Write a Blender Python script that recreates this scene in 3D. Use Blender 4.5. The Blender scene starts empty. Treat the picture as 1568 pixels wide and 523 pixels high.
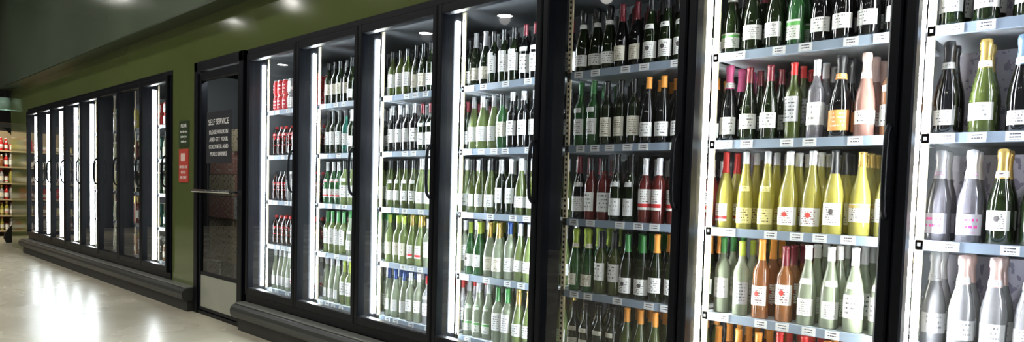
import bpy, math, random
import numpy as np
from mathutils import Vector, Matrix
random.seed(7)
rnd=random.random
scene=bpy.context.scene
EYE=1.17
# ------------------------------------------------------------------ materials
MATS={}
def newmat(name):
    m=bpy.data.materials.new(name); m.use_nodes=True
    nt=m.node_tree; nt.nodes.clear()
    o=nt.nodes.new('ShaderNodeOutputMaterial')
    MATS[name]=m
    return m,nt,o
def N(nt,t,**kw):
    n=nt.nodes.new(t)
    for k,v in kw.items(): setattr(n,k,v)
    return n
def rgba(c): return (c[0],c[1],c[2],1)
def pbsdf(name,col,rough=.5,metal=0,spec=.5,coat=0,noise=None,bump=0):
    m,nt,o=newmat(name)
    b=N(nt,'ShaderNodeBsdfPrincipled')
    b.inputs['Base Color'].default_value=rgba(col)
    b.inputs['Roughness'].default_value=rough
    b.inputs['Metallic'].default_value=metal
    b.inputs['Specular IOR Level'].default_value=spec
    b.inputs['Coat Weight'].default_value=coat
    nt.links.new(b.outputs[0],o.inputs[0])
    if noise:
        sc,amt=noise
        tc=N(nt,'ShaderNodeTexCoord'); nz=N(nt,'ShaderNodeTexNoise')
        nz.inputs['Scale'].default_value=sc; nz.inputs['Detail'].default_value=5
        nt.links.new(tc.outputs['Object'],nz.inputs['Vector'])
        r=N(nt,'ShaderNodeValToRGB')
        r.color_ramp.elements[0].position=.3; r.color_ramp.elements[1].position=.7
        r.color_ramp.elements[0].color=rgba([c*(1-amt) for c in col])
        r.color_ramp.elements[1].color=rgba([min(1,c*(1+amt)) for c in col])
        nt.links.new(nz.outputs['Fac'],r.inputs[0]); nt.links.new(r.outputs[0],b.inputs['Base Color'])
    return m
def emis(name,col,s):
    m,nt,o=newmat(name)
    e=N(nt,'ShaderNodeEmission'); e.inputs[0].default_value=rgba(col); e.inputs[1].default_value=s
    nt.links.new(e.outputs[0],o.inputs[0]); return m
def bottleglass(name,col,transp=.3,tint=None,rough=.05,edge=.35,ior=1.55):
    m,nt,o=newmat(name); L=nt.links.new
    lw0=N(nt,'ShaderNodeLayerWeight'); lw0.inputs[0].default_value=.45
    cr=N(nt,'ShaderNodeMix',data_type='RGBA'); cr.inputs[6].default_value=rgba(col); cr.inputs[7].default_value=rgba([c*edge for c in col])
    L(lw0.outputs['Facing'],cr.inputs[0])
    d=N(nt,'ShaderNodeBsdfDiffuse'); L(cr.outputs[2],d.inputs[0])
    t=N(nt,'ShaderNodeBsdfTranslucent'); L(cr.outputs[2],t.inputs[0])
    a=N(nt,'ShaderNodeMixShader'); a.inputs[0].default_value=.4; L(d.outputs[0],a.inputs[1]); L(t.outputs[0],a.inputs[2])
    tr=N(nt,'ShaderNodeBsdfTransparent'); tr.inputs[0].default_value=rgba(tint or [c**.5 for c in col])
    mp=N(nt,'ShaderNodeMapRange'); mp.inputs[3].default_value=transp; mp.inputs[4].default_value=transp*.25
    L(lw0.outputs['Facing'],mp.inputs[0])
    b=N(nt,'ShaderNodeMixShader'); L(mp.outputs[0],b.inputs[0]); L(a.outputs[0],b.inputs[1]); L(tr.outputs[0],b.inputs[2])
    g=N(nt,'ShaderNodeBsdfGlossy'); g.inputs['Roughness'].default_value=rough; g.inputs[0].default_value=(1,1,1,1)
    fr=N(nt,'ShaderNodeFresnel'); fr.inputs[0].default_value=ior
    c=N(nt,'ShaderNodeMixShader'); L(fr.outputs[0],c.inputs[0]); L(b.outputs[0],c.inputs[1]); L(g.outputs[0],c.inputs[2])
    L(c.outputs[0],o.inputs[0]); return m
def paneglass(name,ior=1.65):
    m,nt,o=newmat(name); L=nt.links.new
    tr=N(nt,'ShaderNodeBsdfTransparent'); tr.inputs[0].default_value=(.96,.98,.97,1)
    g=N(nt,'ShaderNodeBsdfGlossy'); g.inputs['Roughness'].default_value=.015
    fr=N(nt,'ShaderNodeFresnel'); fr.inputs[0].default_value=ior
    c=N(nt,'ShaderNodeMixShader'); L(fr.outputs[0],c.inputs[0]); L(tr.outputs[0],c.inputs[1]); L(g.outputs[0],c.inputs[2])
    L(c.outputs[0],o.inputs[0]); return m
def labelmat(name,base,ink,rows=8,thr=.5,emblem=None,band=None):
    m,nt,o=newmat(name); L=nt.links.new
    uv=N(nt,'ShaderNodeUVMap'); uv.uv_map='UVMap'
    sp=N(nt,'ShaderNodeSeparateXYZ'); L(uv.outputs[0],sp.inputs[0])
    def M(op,a,b=None,c=None):
        n=N(nt,'ShaderNodeMath',operation=op)
        for i,v in enumerate((a,b,c)):
            if v is None: continue
            if isinstance(v,(int,float)): n.inputs[i].default_value=v
            else: L(v,n.inputs[i])
        return n.outputs[0]
    u,v=sp.outputs[0],sp.outputs[1]
    vr=M('MULTIPLY',v,rows); fr=M('FRACT',vr); fl=M('FLOOR',vr)
    line=M('LESS_THAN',fr,.38)
    cb=N(nt,'ShaderNodeCombineXYZ'); L(M('MULTIPLY',u,20),cb.inputs[0]); L(M('MULTIPLY',fl,7.3),cb.inputs[1])
    oi=N(nt,'ShaderNodeObjectInfo'); L(M('MULTIPLY',oi.outputs['Random'],50),cb.inputs[2])
    nz=N(nt,'ShaderNodeTexNoise'); nz.inputs['Scale'].default_value=1; nz.inputs['Detail'].default_value=2; L(cb.outputs[0],nz.inputs['Vector'])
    wd=M('GREATER_THAN',nz.outputs['Fac'],thr)
    uin=M('MULTIPLY',M('GREATER_THAN',u,.2),M('LESS_THAN',u,.8))
    vin=M('MULTIPLY',M('GREATER_THAN',v,.1),M('LESS_THAN',v,.9))
    txt=M('MULTIPLY',M('MULTIPLY',line,wd),M('MULTIPLY',uin,vin))
    mix=N(nt,'ShaderNodeMix',data_type='RGBA'); mix.inputs[6].default_value=rgba(base); mix.inputs[7].default_value=rgba(ink); L(txt,mix.inputs[0])
    out=mix.outputs[2]
    if band:
        bc,v0,v1=band
        f=M('MULTIPLY',M('GREATER_THAN',v,v0),M('LESS_THAN',v,v1))
        x=N(nt,'ShaderNodeMix',data_type='RGBA'); L(f,x.inputs[0]); L(out,x.inputs[6]); x.inputs[7].default_value=rgba(bc); out=x.outputs[2]
    if emblem:
        ec,r=emblem
        du=M('MULTIPLY',M('SUBTRACT',u,.5),1.2); dv=M('SUBTRACT',v,.6)
        f=M('LESS_THAN',M('SQRT',M('ADD',M('MULTIPLY',du,du),M('MULTIPLY',dv,dv))),r)
        x=N(nt,'ShaderNodeMix',data_type='RGBA'); L(f,x.inputs[0]); L(out,x.inputs[6]); x.inputs[7].default_value=rgba(ec); out=x.outputs[2]
    b=N(nt,'ShaderNodeBsdfPrincipled'); b.inputs['Roughness'].default_value=.6; L(out,b.inputs['Base Color'])
    L(b.outputs[0],o.inputs[0]); return m

frame_m=pbsdf('black_frame',(.004,.005,.008),.38,spec=.18)
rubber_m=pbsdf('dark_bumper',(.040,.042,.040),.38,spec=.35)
rubber_highlight=pbsdf('bumper_top_highlight',(.20,.205,.19),.33)  # highlight along the bumper top, put into a lighter colour
kick_m=pbsdf('kick_dark',(.03,.03,.028),.6)
green_m=pbsdf('olive_green_gloss',(.105,.135,.045),.10,spec=.6,noise=(.7,.10))
bulk_m=pbsdf('deep_green_bulkhead',(.105,.135,.095),.14,spec=.6,noise=(.35,.3))
steel_m=pbsdf('brushed_steel',(.48,.50,.43),.38,metal=.5,noise=(3,.1))
chrome_m=pbsdf('bright_bar',(.75,.76,.76),.18,metal=1)
shelf_m=pbsdf('white_shelf',(.66,.70,.74),.35)
rail_m=pbsdf('price_rail',(.26,.32,.40),.3,spec=.6)
tag_m=labelmat('price_tag',(.85,.86,.86),(.05,.05,.06),rows=3,thr=.42)
pil_m=pbsdf('cream_pilaster',(.78,.66,.44),.45)
slot_m=pbsdf('slot_black',(.01,.01,.01),.7)
innerd_m=pbsdf('cooler_lining_dark',(.07,.075,.08),.6)
black_m=pbsdf('matte_black',(.004,.004,.004),.7)
ceil_m=pbsdf('ceiling_dark',(.03,.034,.028),.8)
pane_m=paneglass('door_glass')
strip_hi=emis('led_strip_bright',(.86,.94,1.0),95)
strip_mid=emis('led_strip_mid',(.86,.94,1.0),90)
strip_lo=emis('led_strip_low',(.90,.95,1.0),28)
strip_warm=emis('led_strip_warm',(.94,.97,.95),100)
strip_max=emis('led_strip_cold',(.88,.92,1.0),140)
strip_far=emis('led_strip_far',(.88,.95,1.0),30)
lamp_m=emis('downlight_lens',(1,.98,.92),60)
lamp2_m=emis('downlight_lens_large',(1,.99,.96),130)

GL={'dark':bottleglass('glass_dark_green',(.014,.026,.007),.12,(.10,.22,.06)),
'black':bottleglass('glass_black',(.006,.006,.007),.03,(.05,.04,.04)),
'olive':bottleglass('glass_olive',(.13,.17,.04),.30,(.46,.55,.14)),
'green':bottleglass('glass_green',(.05,.19,.06),.34,(.34,.70,.26)),
'lime':bottleglass('glass_lime',(.38,.48,.18),.35,(.76,.86,.44)),
'pale':bottleglass('glass_pale_green',(.70,.78,.58),.42,(.90,.96,.82),edge=.34),
'clear':bottleglass('glass_clear',(.95,.95,.96),.50,(.97,.98,.99),edge=.22,rough=.12,ior=1.8),
'gold':bottleglass('glass_gold',(.82,.74,.17),.38,(1.0,.94,.50),edge=.36),
'amber':bottleglass('glass_amber',(.50,.20,.07),.30,(.85,.45,.14)),
'rose':bottleglass('glass_rose',(.26,.035,.03),.25,(.75,.28,.22)),
'pink':bottleglass('glass_pink',(.70,.40,.34),.35,(.95,.68,.62)),
'grey':bottleglass('glass_smoke',(.70,.68,.76),.72,(.94,.93,.98),edge=.15,rough=.1,ior=1.8),
'cola':bottleglass('cola_dark',(.03,.008,.004),.08,(.15,.04,.02)),
'redcan':pbsdf('red_can',(.50,.02,.02),.25,coat=.4),
'teal':bottleglass('glass_teal',(.04,.30,.22),.25,(.3,.8,.65))}
CP={k:pbsdf('cap_'+k,c,r,metal=mt) for k,c,r,mt in [('black',(.012,.012,.014),.3,0),('red',(.45,.02,.02),.3,0),('gold',(.75,.52,.16),.25,.7),
 ('silver',(.82,.82,.85),.28,.3),('white',(.88,.88,.86),.35,0),('pink',(.70,.12,.30),.3,0),('orange',(.80,.32,.05),.35,0),
 ('navy',(.02,.06,.22),.25,.3),('green',(.04,.20,.05),.3,0),('wine',(.14,.01,.02),.3,0),('blue',(.32,.48,.66),.25,.5),('rosegold',(.82,.60,.54),.28,.4),('lime',(.35,.45,.05),.3,0)]}
LB={'white':labelmat('label_white',(.90,.89,.87),(.14,.13,.13)),
'white2':labelmat('label_white_title',(.92,.91,.88),(.08,.08,.09),rows=5,thr=.52),
'cream':labelmat('label_cream',(.84,.80,.67),(.16,.10,.06),rows=9),
'ring':labelmat('label_emblem',(.89,.88,.85),(.10,.10,.10),rows=9,emblem=((.07,.06,.06),.14)),
'redb':labelmat('label_red_band',(.86,.84,.81),(.12,.05,.05),band=((.55,.03,.03),.12,.30)),
'rede':labelmat('label_red_emblem',(.87,.86,.82),(.15,.05,.05),emblem=((.45,.04,.03),.14)),
'black':labelmat('label_black',(.02,.02,.02),(.70,.66,.5),rows=6),
'yellow':labelmat('label_yellow',(.80,.72,.30),(.12,.08,.02),rows=6),
'red':labelmat('label_red',(.50,.02,.03),(.9,.85,.8),rows=3,thr=.40),
'greenb':labelmat('label_green_band',(.86,.87,.80),(.08,.12,.06),band=((.10,.36,.08),.70,.90)),
'grey':labelmat('label_grey',(.50,.50,.52),(.08,.08,.08),rows=7),
'goldb':labelmat('label_gold_band',(.87,.84,.76),(.1,.08,.05),band=((.62,.42,.12),.78,.96)),
'orange':labelmat('label_orange',(.78,.34,.10),(.9,.85,.7),rows=5),
'pinks':labelmat('label_pink_script',(.66,.64,.70),(.95,.10,.45),rows=3,thr=.46),
'wlite':labelmat('label_white_small',(.94,.94,.93),(.35,.35,.33),rows=4,thr=.54)}
# ------------------------------------------------------------------ mesh builder
class MB:
    def __init__(s,name): s.name=name; s.V=[];s.F=[];s.M=[];s.U=[];s.n=0;s.mats=[];s.S=[]
    def mi(s,m):
        if m not in s.mats: s.mats.append(m)
        return s.mats.index(m)
    def add(s,v,f,m,uv=None,smooth=False):
        if len(f)==0: return
        v=np.asarray(v,float); f=np.asarray(f,int)
        s.V.append(v); s.F.append(f+s.n); s.n+=len(v)
        k=s.mi(m); s.M.append(np.full(len(f),k)); s.S.append(np.full(len(f),smooth))
        s.U.append(np.asarray(uv,float) if uv is not None else np.tile(np.array([[0,0],[1,0],[1,1],[0,1]],float),(len(f),1,1)))
    def box(s,x0,x1,y0,y1,z0,z1,m,ch=0):
        if ch<=0:
            v=[(x0,y0,z0),(x1,y0,z0),(x1,y1,z0),(x0,y1,z0),(x0,y0,z1),(x1,y0,z1),(x1,y1,z1),(x0,y1,z1)]
            f=[(3,2,1,0),(4,5,6,7),(0,1,5,4),(1,2,6,5),(2,3,7,6),(3,0,4,7)]
            s.add(v,f,m)
        else:
            v=[(x0,y0+ch,z0),(x1,y0+ch,z0),(x1,y1,z0),(x0,y1,z0),(x0,y0+ch,z1),(x1,y0+ch,z1),(x1,y1,z1),(x0,y1,z1),
               (x0+ch,y0,z0+ch),(x1-ch,y0,z0+ch),(x1-ch,y0,z1-ch),(x0+ch,y0,z1-ch)]
            f=[(3,2,1,0),(4,5,6,7),(1,2,6,5),(2,3,7,6),(3,0,4,7),(8,9,10,11),(0,1,9,8),(1,5,10,9),(5,4,11,10),(4,0,8,11)]
            s.add(v,f,m)
    def extrude_x(s,prof,x0,x1,m,smooth=False):
        n=len(prof); v=[(x0,p[0],p[1]) for p in prof]+[(x1,p[0],p[1]) for p in prof]
        f=[(i,(i+1)%n,n+(i+1)%n,n+i) for i in range(n)]
        s.add(v,f,m,smooth=smooth)
        c0=[(x0,sum(p[0] for p in prof)/n,sum(p[1] for p in prof)/n)]+[(x0,p[0],p[1]) for p in prof]
        c1=[(x1,c0[0][1],c0[0][2])]+[(x1,p[0],p[1]) for p in prof]
        for c in (c0,c1):
            s.tri(c,[(0,1+i,1+(i+1)%n) for i in range(n)],m)
    def tri(s,v,f,m):
        v=[Vector(p) for p in v]; 
        for (a,b,c) in f:
            A,B,C=v[a],v[b],v[c]; Mid=(B+C)/2
            s.add([A,B,Mid,C],[(0,1,2,3)],m)
    def tube(s,pts,r,m,seg=8):
        pts=[Vector(p) for p in pts]; vs=[]
        for i,p in enumerate(pts):
            d=(pts[min(i+1,len(pts)-1)]-pts[max(i-1,0)]).normalized()
            up=Vector((1,0,0)) if abs(d.x)<.9 else Vector((0,0,1))
            a=d.cross(up).normalized(); b=d.cross(a)
            for k in range(seg):
                t=2*math.pi*k/seg; vs.append(p+a*math.cos(t)*r+b*math.sin(t)*r)
        f=[(i*seg+k,i*seg+(k+1)%seg,(i+1)*seg+(k+1)%seg,(i+1)*seg+k) for i in range(len(pts)-1) for k in range(seg)]
        s.add(vs,f,m,smooth=True)
    def rev(s,prof,cx,cy,cz,m,seg=16,smooth=True):
        a=np.linspace(0,2*np.pi,seg,endpoint=False)
        v=[(cx+r*math.cos(t),cy+r*math.sin(t),cz+z) for r,z in prof for t in a]
        f=[(i*seg+k,i*seg+(k+1)%seg,(i+1)*seg+(k+1)%seg,(i+1)*seg+k) for i in range(len(prof)-1) for k in range(seg)]
        s.add(v,f,m,smooth=smooth)
    def build(s,parent=None):
        if not s.V: return None
        V=np.concatenate(s.V); F=np.concatenate(s.F)
        me=bpy.data.meshes.new(s.name); me.from_pydata(V.tolist(),[],F.tolist())
        for m in s.mats: me.materials.append(m)
        me.polygons.foreach_set('material_index',np.concatenate(s.M).astype(np.int32))
        me.polygons.foreach_set('use_smooth',np.concatenate(s.S).astype(bool))
        uv=me.uv_layers.new(name='UVMap'); uv.data.foreach_set('uv',np.concatenate(s.U).reshape(-1).astype(np.float32))
        me.update()
        ob=bpy.data.objects.new(s.name,me); scene.collection.objects.link(ob)
        if parent: ob.parent=parent
        return ob
def empty(name,loc=(0,0,0)):
    e=bpy.data.objects.new(name,None); scene.collection.objects.link(e); e.empty_display_size=.1; return e
# ------------------------------------------------------------------ bottle templates
TYPES={
'bord':dict(p=[(.001,.002),(.033,0),(.0360,.006),(.0360,.172),(.0348,.184),(.0295,.198),(.0215,.210),(.0160,.224),(.0142,.240),(.0138,.292),(.0150,.293),(.0150,.303),(.001,.305)],cap=.242,lab=(.050,.140,1.2),nl=None),
'burg':dict(p=[(.001,.002),(.035,0),(.0390,.006),(.0390,.122),(.0375,.142),(.0325,.168),(.025,.196),(.0185,.220),(.0150,.242),(.0138,.294),(.0150,.295),(.0150,.305),(.001,.307)],cap=.240,lab=(.036,.112,1.15),nl=None),
'champ':dict(p=[(.001,.002),(.037,0),(.0425,.006),(.0425,.118),(.0408,.138),(.035,.168),(.0265,.198),(.0200,.226),(.0165,.256),(.0165,.280),(.0190,.284),(.0198,.302),(.0175,.314),(.001,.318)],cap=.218,lab=(.034,.100,1.15),nl=(.222,.243)),
'hock':dict(p=[(.001,.002),(.032,0),(.0355,.006),(.0355,.118),(.0335,.145),(.0280,.183),(.0210,.220),(.0160,.252),(.0138,.280),(.0138,.320),(.001,.322)],cap=.270,lab=(.038,.118,1.15),nl=None),
'pet':dict(p=[(.001,.002),(.024,0),(.034,.012),(.034,.07),(.031,.085),(.034,.10),(.034,.155),(.028,.185),(.017,.208),(.0125,.218),(.0125,.236),(.001,.237)],cap=.216,lab=(.085,.150,3.14),nl=None),
'can':dict(p=[(.001,.004),(.024,0),(.033,.008),(.033,.108),(.027,.120),(.026,.122),(.001,.123)],cap=.1195,lab=(.02,.10,.9),nl=None),
'beer':dict(p=[(.001,.002),(.028,0),(.0305,.006),(.0305,.125),(.027,.148),(.019,.170),(.0135,.190),(.0128,.222),(.0145,.224),(.0145,.232),(.001,.233)],cap=.219,lab=(.04,.105,1.2),nl=None)}
WINE=('bord','burg','champ','hock')
def refine(p,capz):
    q=[]
    for i,(r,z) in enumerate(p):
        if i and p[i-1][1]<capz-1e-4<z-1e-4 and p[i-1][1]!=z:
            t=(capz-p[i-1][1])/(z-p[i-1][1]); q.append((p[i-1][0]+(r-p[i-1][0])*t,capz))
        q.append((r,z))
    return q
def interp(p,z):
    for i in range(1,len(p)-1):
        a,b=p[i],p[i+1]
        if a[1]<=z<=b[1] and b[1]>a[1]: return a[0]+(b[0]-a[0])*(z-a[1])/(b[1]-a[1])
    return p[2][0]
def bottle(mb,typ,gl,cap,lab,x,y,z,seg=14,rot=0.,sc=1.,rs=1.,cz=0.,lz=(0,0),lh=1.,simple=False,neck=False):
    T=TYPES[typ]; capz=T['cap']+(cz if typ in WINE else 0)
    p=refine([(r*rs,h*sc) for r,h in T['p']],capz*sc); capz*=sc; n=len(p)
    a=np.linspace(0,2*np.pi,seg,endpoint=False)
    P=np.array(p); R=P[:,0][:,None]; 
    V=np.stack([x+R*np.cos(a),y+R*np.sin(a),np.repeat((z+P[:,1])[:,None],seg,1)],-1).reshape(-1,3)
    def quads(i0,i1):
        return [(i*seg+k,i*seg+(k+1)%seg,(i+1)*seg+(k+1)%seg,(i+1)*seg+k) for i in range(i0,i1) for k in range(seg)]
    ci=min(i for i in range(n) if p[i][1]>=capz-1e-6)
    mb.add(V,quads(0,ci),gl,smooth=True)
    capr=P[ci:,0].copy(); 
    V2=np.stack([x+(capr[:,None]+.0006)*np.cos(a),y+(capr[:,None]+.0006)*np.sin(a),np.repeat((z+P[ci:,1])[:,None],seg,1)],-1).reshape(-1,3)
    mb.add(V2,[(i*seg+k,i*seg+(k+1)%seg,(i+1)*seg+(k+1)%seg,(i+1)*seg+k) for i in range(0,n-ci-1) for k in range(seg)],cap,smooth=True)
    if lab is None: return
    z0,z1,h=T['lab']
    if typ in WINE: z0+=lz[0]; z1+=lz[1]; h*=lh
    z0*=sc; z1*=sc
    ls=6 if seg<12 else 9
    def patch(z0,z1,h,off,mat,ls):
        t=np.linspace(-h,h,ls+1)-math.pi/2+rot
        k=4 if interp(p,z1)<interp(p,z0)-.0005 else 1
        zs=np.linspace(z0,z1,k+1); vv=[]
        for zz in zs:
            r=(interp(p,zz)+off)
            for tt in t: vv.append((x+r*math.cos(tt),y+r*math.sin(tt),z+zz))
        f=[];U=[]
        for j in range(k):
            for i in range(ls):
                f.append((j*(ls+1)+i,j*(ls+1)+i+1,(j+1)*(ls+1)+i+1,(j+1)*(ls+1)+i))
                U.append([(i/ls,j/k),((i+1)/ls,j/k),((i+1)/ls,(j+1)/k),(i/ls,(j+1)/k)])
        mb.add(vv,f,mat,uv=U,smooth=True)
    patch(z0,z1,h,.0011,lab,ls)
    if T['nl'] and not simple: patch(T['nl'][0]*sc,T['nl'][1]*sc,1.6,.0018,lab,ls)
    elif neck and not simple: patch(.158*sc,.180*sc,.8,.0018,lab,ls)
# ------------------------------------------------------------------ calibrated wall positions
W=.775; X0=-5.29
ZB,ZT=.29,2.19
LV=[.335,.69,1.043,1.40,1.755]
DX=[X0+W*n for n in range(10)]
LX0=-12.80; LW=(12.80-6.97)/8
LX=[LX0+LW*n for n in range(9)]
YS=.13
DEPTH=.62

def bank(name,xs,strips,detail,lining,sy0=.084):
    E=empty(name)
    fr=MB('door_frames'); gl=MB('glass_panes'); cab=MB('cabinet'); sh=MB('shelves'); tg=MB('price_tags'); pl=MB('shelf_pilasters')
    mh=MB('led_strips')
    a,b=xs[0],xs[-1]
    fr.box(a-.04,b+.04,-.012,.05,ZT-.02,ZT+.045,frame_m,.004)
    fr.box(a-.04,b+.04,-.012,.05,ZB-.06,ZB+.02,frame_m,.004)
    fr.box(a-.04,a+.01,-.012,.05,ZB,ZT,frame_m)
    fr.box(b-.01,b+.04,-.012,.05,ZB,ZT,frame_m)
    for i,x in enumerate(xs):
        fr.box(x-.030,x+.030,.012,.06,ZB,ZT,frame_m)
        cab.box(x-.020,x+.020,.06,.12,ZB,ZT,frame_m)
    for i in range(len(xs)-1):
        x0,x1=xs[i]+.003,xs[i+1]-.003
        fr.box(x0,x0+.038,-.04,.011,ZB,ZT,frame_m,.006)
        fr.box(x1-.038,x1,-.04,.011,ZB,ZT,frame_m,.006)
        fr.box(x0+.03,x1-.03,-.038,.011,ZT-.055,ZT-.001,frame_m,.006)
        fr.box(x0+.03,x1-.03,-.038,.011,ZB+.001,ZB+.06,frame_m,.006)
        hx=x1-.019
        pts=[(hx,-.036,1.12),(hx,-.056,1.128),(hx,-.070,1.15),(hx,-.076,1.20),(hx,-.078,1.27),(hx,-.076,1.34),(hx,-.070,1.39),(hx,-.056,1.412),(hx,-.036,1.42)]
        fr.tube(pts,.009,frame_m)
        gx0,gx1,gz0,gz1=x0+.036,x1-.036,ZB+.058,ZT-.052
        gl.add([(gx0,-.012,gz0),(gx1,-.012,gz0),(gx1,-.012,gz1),(gx0,-.012,gz1)],[(0,1,2,3)],pane_m)
        sl,sr=strips[i]
        if sl: mh.box(xs[i]+.0205,xs[i]+.030,sy0,.108,ZB+.06,ZT-.07,sl)
        if sr: mh.box(xs[i+1]-.030,xs[i+1]-.0205,.084,.108,ZB+.06,ZT-.07,sr)
    cab.box(a-.03,b+.03,DEPTH+.02,DEPTH+.05,.225,2.235,lining)
    cab.box(a-.03,b+.03,.06,DEPTH+.02,2.19,2.235,lining)
    cab.box(a-.03,b+.03,.06,DEPTH+.02,.24,.29,lining)
    cab.box(a-.05,a-.03,.06,DEPTH+.05,.225,2.235,lining)
    cab.box(b+.03,b+.05,.06,DEPTH+.05,.225,2.235,lining)
    for i in range(len(xs)-1):
        x0,x1=xs[i]+.026,xs[i+1]-.026
        for j,z in enumerate(LV):
            sh.box(x0,x1,YS+.004,DEPTH-.03,z-.012,z,shelf_m)
            sh.box(x0+.005,x1-.005,YS-.008,YS+.004,z-.030,z+.004,rail_m)
            xx=x0+.05+rnd()*.05
            while xx<x1-.06:
                tg.box(xx,xx+.050,YS-.0105,YS-.0085,z-.028,z+.002,tag_m)
                xx+=random.choice((.085,.10,.16,.17))
        for px in (x0+.006,x1-.030):
            pl.box(px,px+.024,.122,.130,ZB+.02,ZT-.02,pil_m)
            zz=ZB+.05
            if detail and i>=3:
                while zz<ZT-.05:
                    pl.box(px+.007,px+.017,.1205,.1222,zz,zz+.012,slot_m); zz+=.0254
    for m in (fr,gl,cab,sh,tg,pl,mh): m.build(E)
    return E
R=[(strip_hi,strip_mid),(strip_hi,strip_mid),(strip_hi,strip_mid),(strip_hi,strip_mid),(None,strip_lo),(strip_warm,strip_warm),(strip_max,strip_max),(strip_mid,strip_mid),(strip_mid,strip_mid)]
bank('reach_in_cooler',DX,R,True,innerd_m)
F_=strip_far
Ls=[(F_,F_),(F_,F_),(F_,F_),(F_,F_),(F_,strip_lo),(None,strip_lo),(None,strip_lo),(F_,F_)]
bank('reach_in_cooler',LX,Ls,False,innerd_m,sy0=.066)

def plinth(x0,x1):
    m=MB('cooler_plinth')
    m.box(x0+.03,x1-.02,-.07,-.001,0,.13,kick_m)
    prof=[(-.001,.10),(-.085,.10),(-.112,.112),(-.124,.135),(-.126,.165),(-.118,.19),(-.098,.208),(-.07,.214),(-.001,.214)]
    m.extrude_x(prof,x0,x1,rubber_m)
    m.box(x0+.004,x1-.004,-.085,-.001,.214,.222,rubber_highlight)  # thin strip carrying the painted top highlight
    m.build()
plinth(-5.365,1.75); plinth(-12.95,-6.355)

# ------------------------------------------------------------------ stock
rng=random.Random(3)
def fill(name,i,xs,spec,seg,rows=4,extra=0):
    x0,x1=xs[i]+.038,xs[i+1]-.038
    for lv,groups in enumerate(spec):
        if not groups: continue
        mb=MB(name)
        groups=[list(g) for g in groups]
        if groups[0][0] not in('pet','can'):
            for e in range(extra): groups[-1-e%len(groups)][4]+=1
        n=sum(g[4] for g in groups); wd=x1-x0; step=wd/n
        k=0
        for (typ,g,c,l,cnt) in groups:
            a0=rng.uniform(-.012,.022); lz=(a0,a0+rng.uniform(-.020,.010)); lh=rng.uniform(.8,1.1)
            hgt=TYPES[typ]['p'][-1][1]
            sc=rng.uniform(.97,min(1.06,.320/hgt)); rs=rng.uniform(.87,.96); cz=rng.choice((0,0,-.018,.012)); neck=rng.random()<.35
            if typ=='champ': cz=0; rs=rng.uniform(.84,.94)
            if typ in('can','pet'): sc=rs=1
            for q in range(cnt):
                xc=x0+step*(k+.5); k+=1
                nr=rows-(1 if rng.random()<.25 and rows>2 else 0)
                for r in range(nr):
                    yc=YS+.055+r*.095+rng.uniform(-.006,.006)
                    xx=xc+rng.uniform(-.003,.003)
                    sg=seg if r==0 else max(7,int(seg*.6))
                    L=LB[l] if l else None
                    if r>1 : L=L if rng.random()<.8 else None
                    bottle(mb,typ,GL[g],CP[c],L,xx,yc,LV[lv]+.0005,seg=sg,rot=rng.uniform(-.25,.45),sc=sc,rs=rs,cz=cz,lz=lz,lh=lh,simple=(r>0),neck=neck)
                    if typ=='can':
                        bottle(mb,typ,GL[g],CP[c],L,xx,yc,LV[lv]+.1235,seg=sg,rot=rng.uniform(-.5,.5),simple=True)
        mb.build()
D={}
D[0]=[[('hock','pale','white','white',4),('bord','clear','white','redb',4)],[('pet','cola','red','red',9)],[('pet','cola','black','red',3),('pet','clear','white','white2',2),('pet','cola','red','red',4)],[('pet','cola','red','red',9)],[('can','redcan','silver','red',3),('can','clear','silver','white2',3),('can','redcan','silver','red',3)]]
D[1]=[[('hock','pale','silver','wlite',3),('bord','lime','lime','white2',2),('bord','pale','white','white2',3)],[('bord','lime','green','white',4),('hock','pale','green','white',4)],[('burg','green','silver','redb',3),('bord','lime','black','white2',5)],[('bord','dark','black','white',3),('bord','teal','black','white2',1),('bord','dark','silver','white2',4)],[('bord','dark','black','cream',4),('burg','dark','black','white',4)]]
D[2]=[[('hock','pale','navy','wlite',3),('bord','pale','silver','white2',2),('bord','clear','red','white',3)],[('bord','lime','lime','cream',3),('burg','lime','gold','redb',2),('bord','pale','silver','white',3)],[('burg','olive','black','white2',4),('burg','lime','silver','wlite',4)],[('bord','black','silver','white2',4),('bord','dark','wine','white',4)],[('bord','olive','black','white',3),('burg','dark','black','cream',2),('bord','dark','black','white2',3)]]
D[3]=[[('burg','pale','silver','greenb',3),('bord','pale','green','white',2),('burg','lime','gold','white2',3)],[('burg','green','lime','ring',2),('burg','pale','gold','cream',2),('bord','pale','navy','white',1),('burg','lime','silver','white2',3)],[('burg','olive','black','white',3),('bord','dark','silver','wlite',2),('burg','olive','silver','white2',3)],[('burg','lime','silver','white',3),('bord','green','black','cream',1),('bord','black','silver','white2',4)],[('burg','dark','silver','cream',2),('bord','dark','black','white',3),('bord','black','wine','white2',3)]]
D[4]=[[('bord','dark','black','cream',4),('burg','olive','orange','ring',4)],[('champ','green','lime','cream',2),('bord','olive','black','white2',2),('burg','dark','green','ring',2),('burg','dark','orange','white',2)],[('burg','black','wine','white',1),('bord','rose','black','white2',2),('burg','dark','black','wlite',2),('bord','rose','silver','redb',3)],[('bord','green','green','white',2),('bord','dark','black','cream',3),('burg','black','orange','white2',3)],[('champ','dark','black','white2',3),('burg','black','wine','cream',2),('burg','dark','black','ring',3)]]
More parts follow.
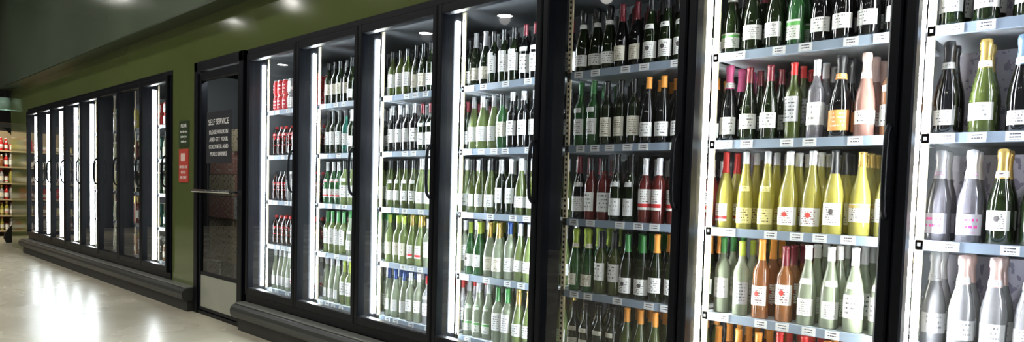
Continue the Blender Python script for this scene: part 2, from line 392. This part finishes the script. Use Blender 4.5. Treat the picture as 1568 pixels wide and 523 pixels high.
D[5]=[[('bord','amber','orange','orange',3),('bord','amber','red','cream',2),('burg','pale','orange','white2',3)],[('bord','pale','green','wlite',1),('bord','pale','lime','grey',1),('bord','amber','orange','rede',1),('bord','amber','wine','rede',1),('burg','pale','white','white',2),('burg','pale','silver','white2',2)],[('burg','gold','red','redb',1),('hock','gold','silver','yellow',2),('burg','gold','silver','rede',2),('burg','gold','black','ring',1),('burg','gold','gold','goldb',1),('burg','gold','white','ring',1)],[('champ','black','pink','white2',1),('burg','dark','wine','white2',2),('bord','olive','red','grey',1),('bord','grey','silver','wlite',1),('champ','black','black','orange',1),('champ','pink','rosegold','white2',1),('bord','amber','silver','white2',1)],[('champ','dark','black','greenb',1),('champ','dark','wine','white',2),('burg','green','green','greenb',1),('champ','black','black','white2',4)]]
D[6]=[[('champ','clear','silver','wlite',8)],[('champ','clear','white','wlite',1),('champ','clear','rosegold','wlite',2),('champ','clear','silver','white2',3),('champ','dark','gold','goldb',2)],[('champ','grey','silver','pinks',2),('champ','dark','gold','ring',2),('champ','dark','gold','cream',4)],[('champ','black','black','white2',1),('champ','olive','gold','wlite',1),('champ','black','blue','white2',2),('champ','black','navy','white2',3)],[('champ','dark','navy','white2',3),('champ','dark','silver','cream',4)]]
D[7]=D[5]; D[8]=D[4]
for i in range(9):
    seg={0:12,1:12,2:14,3:16,4:18,5:24,6:26,7:14,8:14}[i]
    fill('wine_bottles',i,DX,D[i],seg,rows=4 if i<6 else 2,extra=1 if i<5 else 0)
for i in range(8):
    sp=[]
    for l in range(5):
        g=[]
        for _ in range(4):
            ty=rng.choice(['beer','beer','bord','can','pet'])
            cc=rng.choice(['clear','pale','amber','dark','green','lime'] if i not in(5,) else ['amber','gold','dark','rose'])
            if ty=='can': cc=rng.choice(['redcan','clear','teal'])
            g.append((ty,cc,rng.choice(['white','gold','silver','green','white']),rng.choice(['white','white2','yellow','greenb','white','cream']),2))
        sp.append(g)
    fill('beer_bottles',i,LX,sp,8,rows=2)

def cartonmat(name,base,ink):
    m,nt,o=newmat(name); L=nt.links.new
    tc=N(nt,'ShaderNodeUVMap'); tc.uv_map='UVMap'
    mp=N(nt,'ShaderNodeMapping'); mp.inputs['Scale'].default_value=(9,5,1); L(tc.outputs[0],mp.inputs[0])
    nz=N(nt,'ShaderNodeTexNoise'); nz.inputs['Scale'].default_value=1.6; nz.inputs['Detail'].default_value=3; L(mp.outputs[0],nz.inputs[0])
    r=N(nt,'ShaderNodeValToRGB'); r.color_ramp.interpolation='CONSTANT'
    r.color_ramp.elements[0].color=rgba(base); r.color_ramp.elements[1].color=rgba(ink); r.color_ramp.elements[1].position=.58
    L(nz.outputs[0],r.inputs[0])
    b=N(nt,'ShaderNodeBsdfPrincipled'); b.inputs['Roughness'].default_value=.7; L(r.outputs[0],b.inputs['Base Color']); L(b.outputs[0],o.inputs[0]); return m
cm=[cartonmat('carton_grey',(.50,.48,.56),(.24,.22,.30)),cartonmat('carton_brown',(.26,.20,.13),(.08,.06,.05)),cartonmat('carton_dark',(.07,.07,.08),(.26,.24,.24))]
def cartons(x0,x1,y0,zs,mats,w=.32,h=.30):
    mb=MB('wine_cartons')
    for z in zs:
        x=x0
        while x+w<=x1+.01:
            mb.box(x+.004,x+w-.004,y0,y0+.07,z+.001,z+h,rng.choice(mats)); x+=w
    mb.build()
cartons(DX[4]+.06,DX[5]-.04,.52,LV,[cm[2]],w=.33)
cartons(DX[5]+.06,DX[6]-.04,.52,LV,[cm[2],cm[1]],w=.33)
cartons(DX[6]+.06,DX[7]-.04,.35,LV,[cm[0]],w=.33)

# ------------------------------------------------------------------ walls
def solid(name,x0,x1,y0,y1,z0,z1,m):
    b=MB(name); b.box(x0,x1,y0,y1,z0,z1,m); return b.build()
wb=MB('wall_back')
yA,yB=0.0,.05
wb.box(-14.1,2.0,yA,yB,2.237,2.64,green_m)
wb.box(-6.925,-6.348,yA,yB,0,2.237,green_m)
wb.box(-14.1,-12.855,yA,yB,0,2.237,green_m)
wb.box(1.75,3.0,yA,yB,0,2.237,green_m)
wb.box(-14.1,3.0,-.16,.05,2.64,4.3,bulk_m)
wb.build()
t=MB('trim_1'); t.box(-14.1,3.0,-.165,-.0,2.625,2.64,pbsdf('trim_green',(.03,.045,.02),.3)); t.build()
def floor_mat():
    m,nt,o=newmat('polished_concrete'); L=nt.links.new
    tc=N(nt,'ShaderNodeTexCoord')
    n1=N(nt,'ShaderNodeTexNoise'); n1.inputs['Scale'].default_value=.8; n1.inputs['Detail'].default_value=8; n1.inputs['Roughness'].default_value=.6; L(tc.outputs['Object'],n1.inputs[0])
    r=N(nt,'ShaderNodeValToRGB'); r.color_ramp.elements[0].position=.30; r.color_ramp.elements[0].color=(.43,.40,.31,1); r.color_ramp.elements[1].position=.7; r.color_ramp.elements[1].color=(.62,.58,.46,1)
    L(n1.outputs[0],r.inputs[0])
    b=N(nt,'ShaderNodeBsdfPrincipled'); L(r.outputs[0],b.inputs['Base Color'])
    n2=N(nt,'ShaderNodeTexNoise'); n2.inputs['Scale'].default_value=1.2; n2.inputs['Detail'].default_value=4; L(tc.outputs['Object'],n2.inputs[0])
    mr=N(nt,'ShaderNodeMapRange'); mr.inputs[3].default_value=.22; mr.inputs[4].default_value=.32; L(n2.outputs[0],mr.inputs[0]); L(mr.outputs[0],b.inputs['Roughness'])
    b.inputs['Specular IOR Level'].default_value=.4
    L(b.outputs[0],o.inputs[0]); return m
solid('floor',-19,3.2,-8.2,1.6,-.1,0,floor_mat())
solid('ceiling',-19,3.2,-8.2,1.6,4.3,4.4,ceil_m)
solid('wall_left',-19,-18.8,-8.2,1.6,0,4.3,pbsdf('far_wall',(.03,.03,.03),.7))
solid('wall_right',3.0,3.2,-8.2,1.6,0,4.3,pbsdf('side_wall',(.10,.12,.08),.6))
solid('wall_front',-19,3.2,-8.4,-8.2,0,4.3,pbsdf('opp_wall',(.10,.10,.09),.6))
solid('wall_cool_room',-18.8,3.0,1.4,1.6,0,4.3,pbsdf('cool_room_wall',(.05,.05,.05),.7))

# ------------------------------------------------------------------ walk-in door
E=empty('walk_in_door')
dx0,dx1=-6.30,-5.42
m=MB('door_frame')
m.box(dx0-.045,dx0+.03,-.03,.06,0,2.235,frame_m,.004)
m.box(dx1-.03,dx1+.045,-.03,.06,0,2.235,frame_m,.004)
m.box(dx0-.045,dx1+.045,-.03,.06,2.15,2.235,frame_m,.004)
m.box(dx0+.03,dx1-.03,-.02,.05,.0,.03,frame_m)
m.build(E)
m=MB('door_leaf')
a,b=dx0+.035,dx1-.035
m.box(a,a+.04,-.015,.03,.035,2.14,frame_m,.004); m.box(b-.04,b,-.015,.03,.035,2.14,frame_m,.004)
m.box(a+.04,b-.04,-.015,.03,2.07,2.14,frame_m,.004); m.box(a+.04,b-.04,-.015,.03,.035,.065,frame_m,.004)
m.box(a+.04,b-.04,-.012,.02,.35,.38,frame_m,.004)
m.box(a+.04,b-.04,-.010,.02,.065,.35,steel_m)
m.build(E)
m=MB('door_pane'); m.add([(a+.04,0,.38),(b-.04,0,.38),(b-.04,0,2.07),(a+.04,0,2.07)],[(0,1,2,3)],pane_m); m.build(E)
m=MB('push_bar')
m.tube([(a+.02,-.075,1.10),(b-.02,-.075,1.10)],.016,chrome_m,12)
for xx in (a+.03,b-.03): m.tube([(xx,-.075,1.10),(xx,-.012,1.10)],.012,chrome_m,8)
m.build(E)
def text(s,x,z,y,size,mat,parent,name='lettering',align='CENTER'):
    c=bpy.data.curves.new(name,'FONT'); c.body=s; c.size=size; c.align_x=align; c.extrude=.0006
    c.materials.append(mat)
    o=bpy.data.objects.new(name,c); scene.collection.objects.link(o); o.location=(x,y,z); o.rotation_euler=(math.pi/2,0,0); o.parent=parent
    return o
wtxt=pbsdf('white_lettering',(.9,.9,.9),.5)
m=MB('notice_board'); m.box(-6.09,-5.60,-.020,-.016,1.34,1.78,pbsdf('notice_black',(.04,.042,.05),.3)); m.build(E)
text('SELF SERVICE',-5.845,1.67,-.0215,.070,wtxt,E)
for k,s in enumerate(['PLEASE WALK IN','AND GET YOUR','COLD BEER AND','MIXED DRINKS']):
    text(s,-5.845,1.59-.062*k,-.0215,.050,wtxt,E)
cc=[cartonmat('case_a',(.50,.48,.44),(.10,.09,.09)),cartonmat('case_b',(.36,.16,.12),(.5,.45,.4)),cartonmat('case_c',(.20,.22,.19),(.45,.45,.4)),cartonmat('case_d',(.42,.34,.22),(.10,.07,.05))]
mb=MB('beer_cartons')
for z in range(8):
    x=-6.85; mt=rng.choice(cc)
    for _ in range(5):
        mb.box(x+.005,x+.275,.30+rng.uniform(0,.03),.60,.001+z*.21,.205+z*.21,rng.choice([mt,mt,rng.choice(cc)])); x+=.28
mb.build()
E=empty('added_tube_light'); m=MB('tube')  # added tube and fitting, brighten the cartons behind the walk-in door
m.tube([(-6.6,.14,2.16),(-5.5,.14,2.16)],.012,emis('added_tube_glow',(.9,.97,1),70),10); m.build(E)
m=MB('added_fitting'); m.box(-6.65,-5.45,.11,.17,2.175,2.22,shelf_m); m.build(E)
E=empty('wall_notice')
m=MB('panel'); m.box(-6.75,-6.52,-.008,-.001,1.50,1.74,pbsdf('sign_dark_green',(.03,.05,.02),.4)); m.build(E)
text('PLEASE',-6.635,1.68,-.0095,.045,wtxt,E)
for k,s in enumerate(['shut the door','behind you','thank you']): text(s,-6.635,1.63-.045*k,-.0095,.032,wtxt,E)
E=empty('warning_poster')
m=MB('panel'); m.box(-6.75,-6.53,-.008,-.001,1.17,1.48,pbsdf('poster_red',(.55,.07,.05),.4))
m.box(-6.70,-6.60,-.0095,-.0082,1.37,1.44,pbsdf('poster_white',(.8,.6,.55),.5)); m.build(E)
for k,s in enumerate(['UNDER 18?','NO ID','NO SALE']): text(s,-6.64,1.30-.048*k,-.0095,.038,wtxt,E)

# ------------------------------------------------------------------ far end
E=empty('product_shelving')
wood=pbsdf('wood_shelf',(.60,.48,.30),.5)
m=MB('rack'); X=-16.6
m.box(X-.45,X-.42,-1.6,1.2,0,2.1,pbsdf('rack_back',(.30,.24,.15),.6))
for z in (.12,.42,.74,1.06,1.38,1.70):
    m.box(X-.42,X,-1.6,1.2,z-.025,z,wood)
m.box(X-.45,X,-1.6,-1.56,0,2.1,black_m); m.box(X-.45,X,1.16,1.2,0,2.1,black_m)
m.build(E)
m=MB('jars')
for z in (.12,.42,.74,1.06,1.38,1.70):
    y=-1.5
    while y<1.12:
        g=rng.choice(['gold','amber','clear','clear','redcan','lime','pale'])
        ty=rng.choice(['beer','can','pet','bord']); cp=CP[rng.choice(['gold','red','white','silver'])]; lb=LB[rng.choice(['yellow','white','redb','cream','white'])]
        f=rng.uniform(.82,.95) if ty=='bord' else rng.uniform(1.0,1.15)
        for dx in (.06,.16):
            bottle(m,ty,GL[g],cp,lb,X-dx,y,z+.0005,seg=8,rot=math.pi/2,sc=f,rs=1,simple=True)
        y+=.078
m.build(E)
E=empty('curved_display_stand')
m=MB('side_panel'); 
pts=[]
nn=24
for k in range(nn+1):
    z=2.05*k/nn
    left=.28-.24*math.exp(-((z-.10)/.25)**2)-.05*math.exp(-((z-1.15)/.3)**2)-.25*max(0,(z-1.7)/.35)**2
    pts.append((left,z))
for k in range(nn):
    (l0,z0),(l1,z1)=pts[k],pts[k+1]
    m.add([(-15,l0,z0),(-15,.9,z0),(-15,.9,z1),(-15,l1,z1),(-15.06,l0,z0),(-15.06,.9,z0),(-15.06,.9,z1),(-15.06,l1,z1)],
      [(0,1,2,3),(7,6,5,4),(0,3,7,4),(1,5,6,2)],black_m)
m.build(E)
solid('trim_2',-15.3,-15.1,-3.0,1.4,2.15,4.3,black_m)
E=empty('pendant_lamp')
m=MB('shade'); m.rev([(.001,.20),(.10,.20),(.12,.0),(.105,.0),(.09,.18),(.001,.18)],-14.2,-.05,2.30,pbsdf('lamp_green',(.35,.55,.45),.3),20)
m.tube([(-14.2,-.05,2.5),(-14.2,-.05,4.3)],.008,black_m,6); m.build(E)
m=MB('bulb'); m.rev([(.001,.05),(.04,.05),(.05,.02),(.03,.0),(.001,-.002)],-14.2,-.05,2.31,emis('bulb',(.8,1,.9),12),12); m.build(E)

# ------------------------------------------------------------------ ceiling lights, added shelf spot
def spot(x,y,z,e,col=(1,.96,.88),size=2.6,blend=1,r=.10,rot=(0,0,0)):
    l=bpy.data.lights.new('spot','SPOT'); l.energy=e; l.color=col; l.spot_size=size; l.spot_blend=blend; l.shadow_soft_size=r
    o=bpy.data.objects.new('spot_light',l); scene.collection.objects.link(o); o.location=(x,y,z); o.rotation_euler=rot; return o
for k,x in enumerate([-16.6,-13,-10.8,-8.6,-6.4,-4.2,-2.0,.4]):
    for y in (-1.6,-3.3,-6.2):
        E=empty('ceiling_downlight')
        big=y<-6; s=1.5 if big else 1.0
        m=MB('housing'); m.rev([(.001,.06),(.11*s,.06),(.12*s,.0),(.105*s,.0),(.095*s,.03),(.001,.03)],x,y,4.24,black_m,20); m.build(E)
        m=MB('lens'); m.rev([(.001,.0),(.09*s,.0),(.09*s,.004)],x,y,4.262,lamp2_m if big else lamp_m,16); m.build(E)
        sp=spot(x,y,4.2,75 if -4<y<-3 else 45 if y<-6 else 30,rot=(.30 if -4<y<-3 else .15 if y<-6 else .6,0,0)); sp.parent=E
sp=spot(-15.5,-.6,2.9,300,(1,.90,.68),2.4,rot=(0,.75,0))  # added warm spot with no fixture, brightens the far shelving
w=bpy.data.worlds.new('World'); scene.world=w; w.use_nodes=True
w.node_tree.nodes['Background'].inputs[0].default_value=(.5,.6,.6,1); w.node_tree.nodes['Background'].inputs[1].default_value=.05

# ------------------------------------------------------------------ camera
cd=bpy.data.cameras.new('camera'); cam=bpy.data.objects.new('camera',cd); scene.collection.objects.link(cam)
M=Matrix(((0.722,-0.05558,0.68966),(0.69131,0.01708,-0.72235),(0.02837,0.99831,0.05076)))
q=M.to_quaternion().normalized()
cam.matrix_world=Matrix.Translation((0,-2.5,EYE))@q.to_matrix().to_4x4()
cd.sensor_width=36; cd.lens=24.0; cd.shift_y=.0541; cd.clip_start=.05
scene.camera=cam
scene.view_settings.view_transform='Standard'
scene.view_settings.look='None'
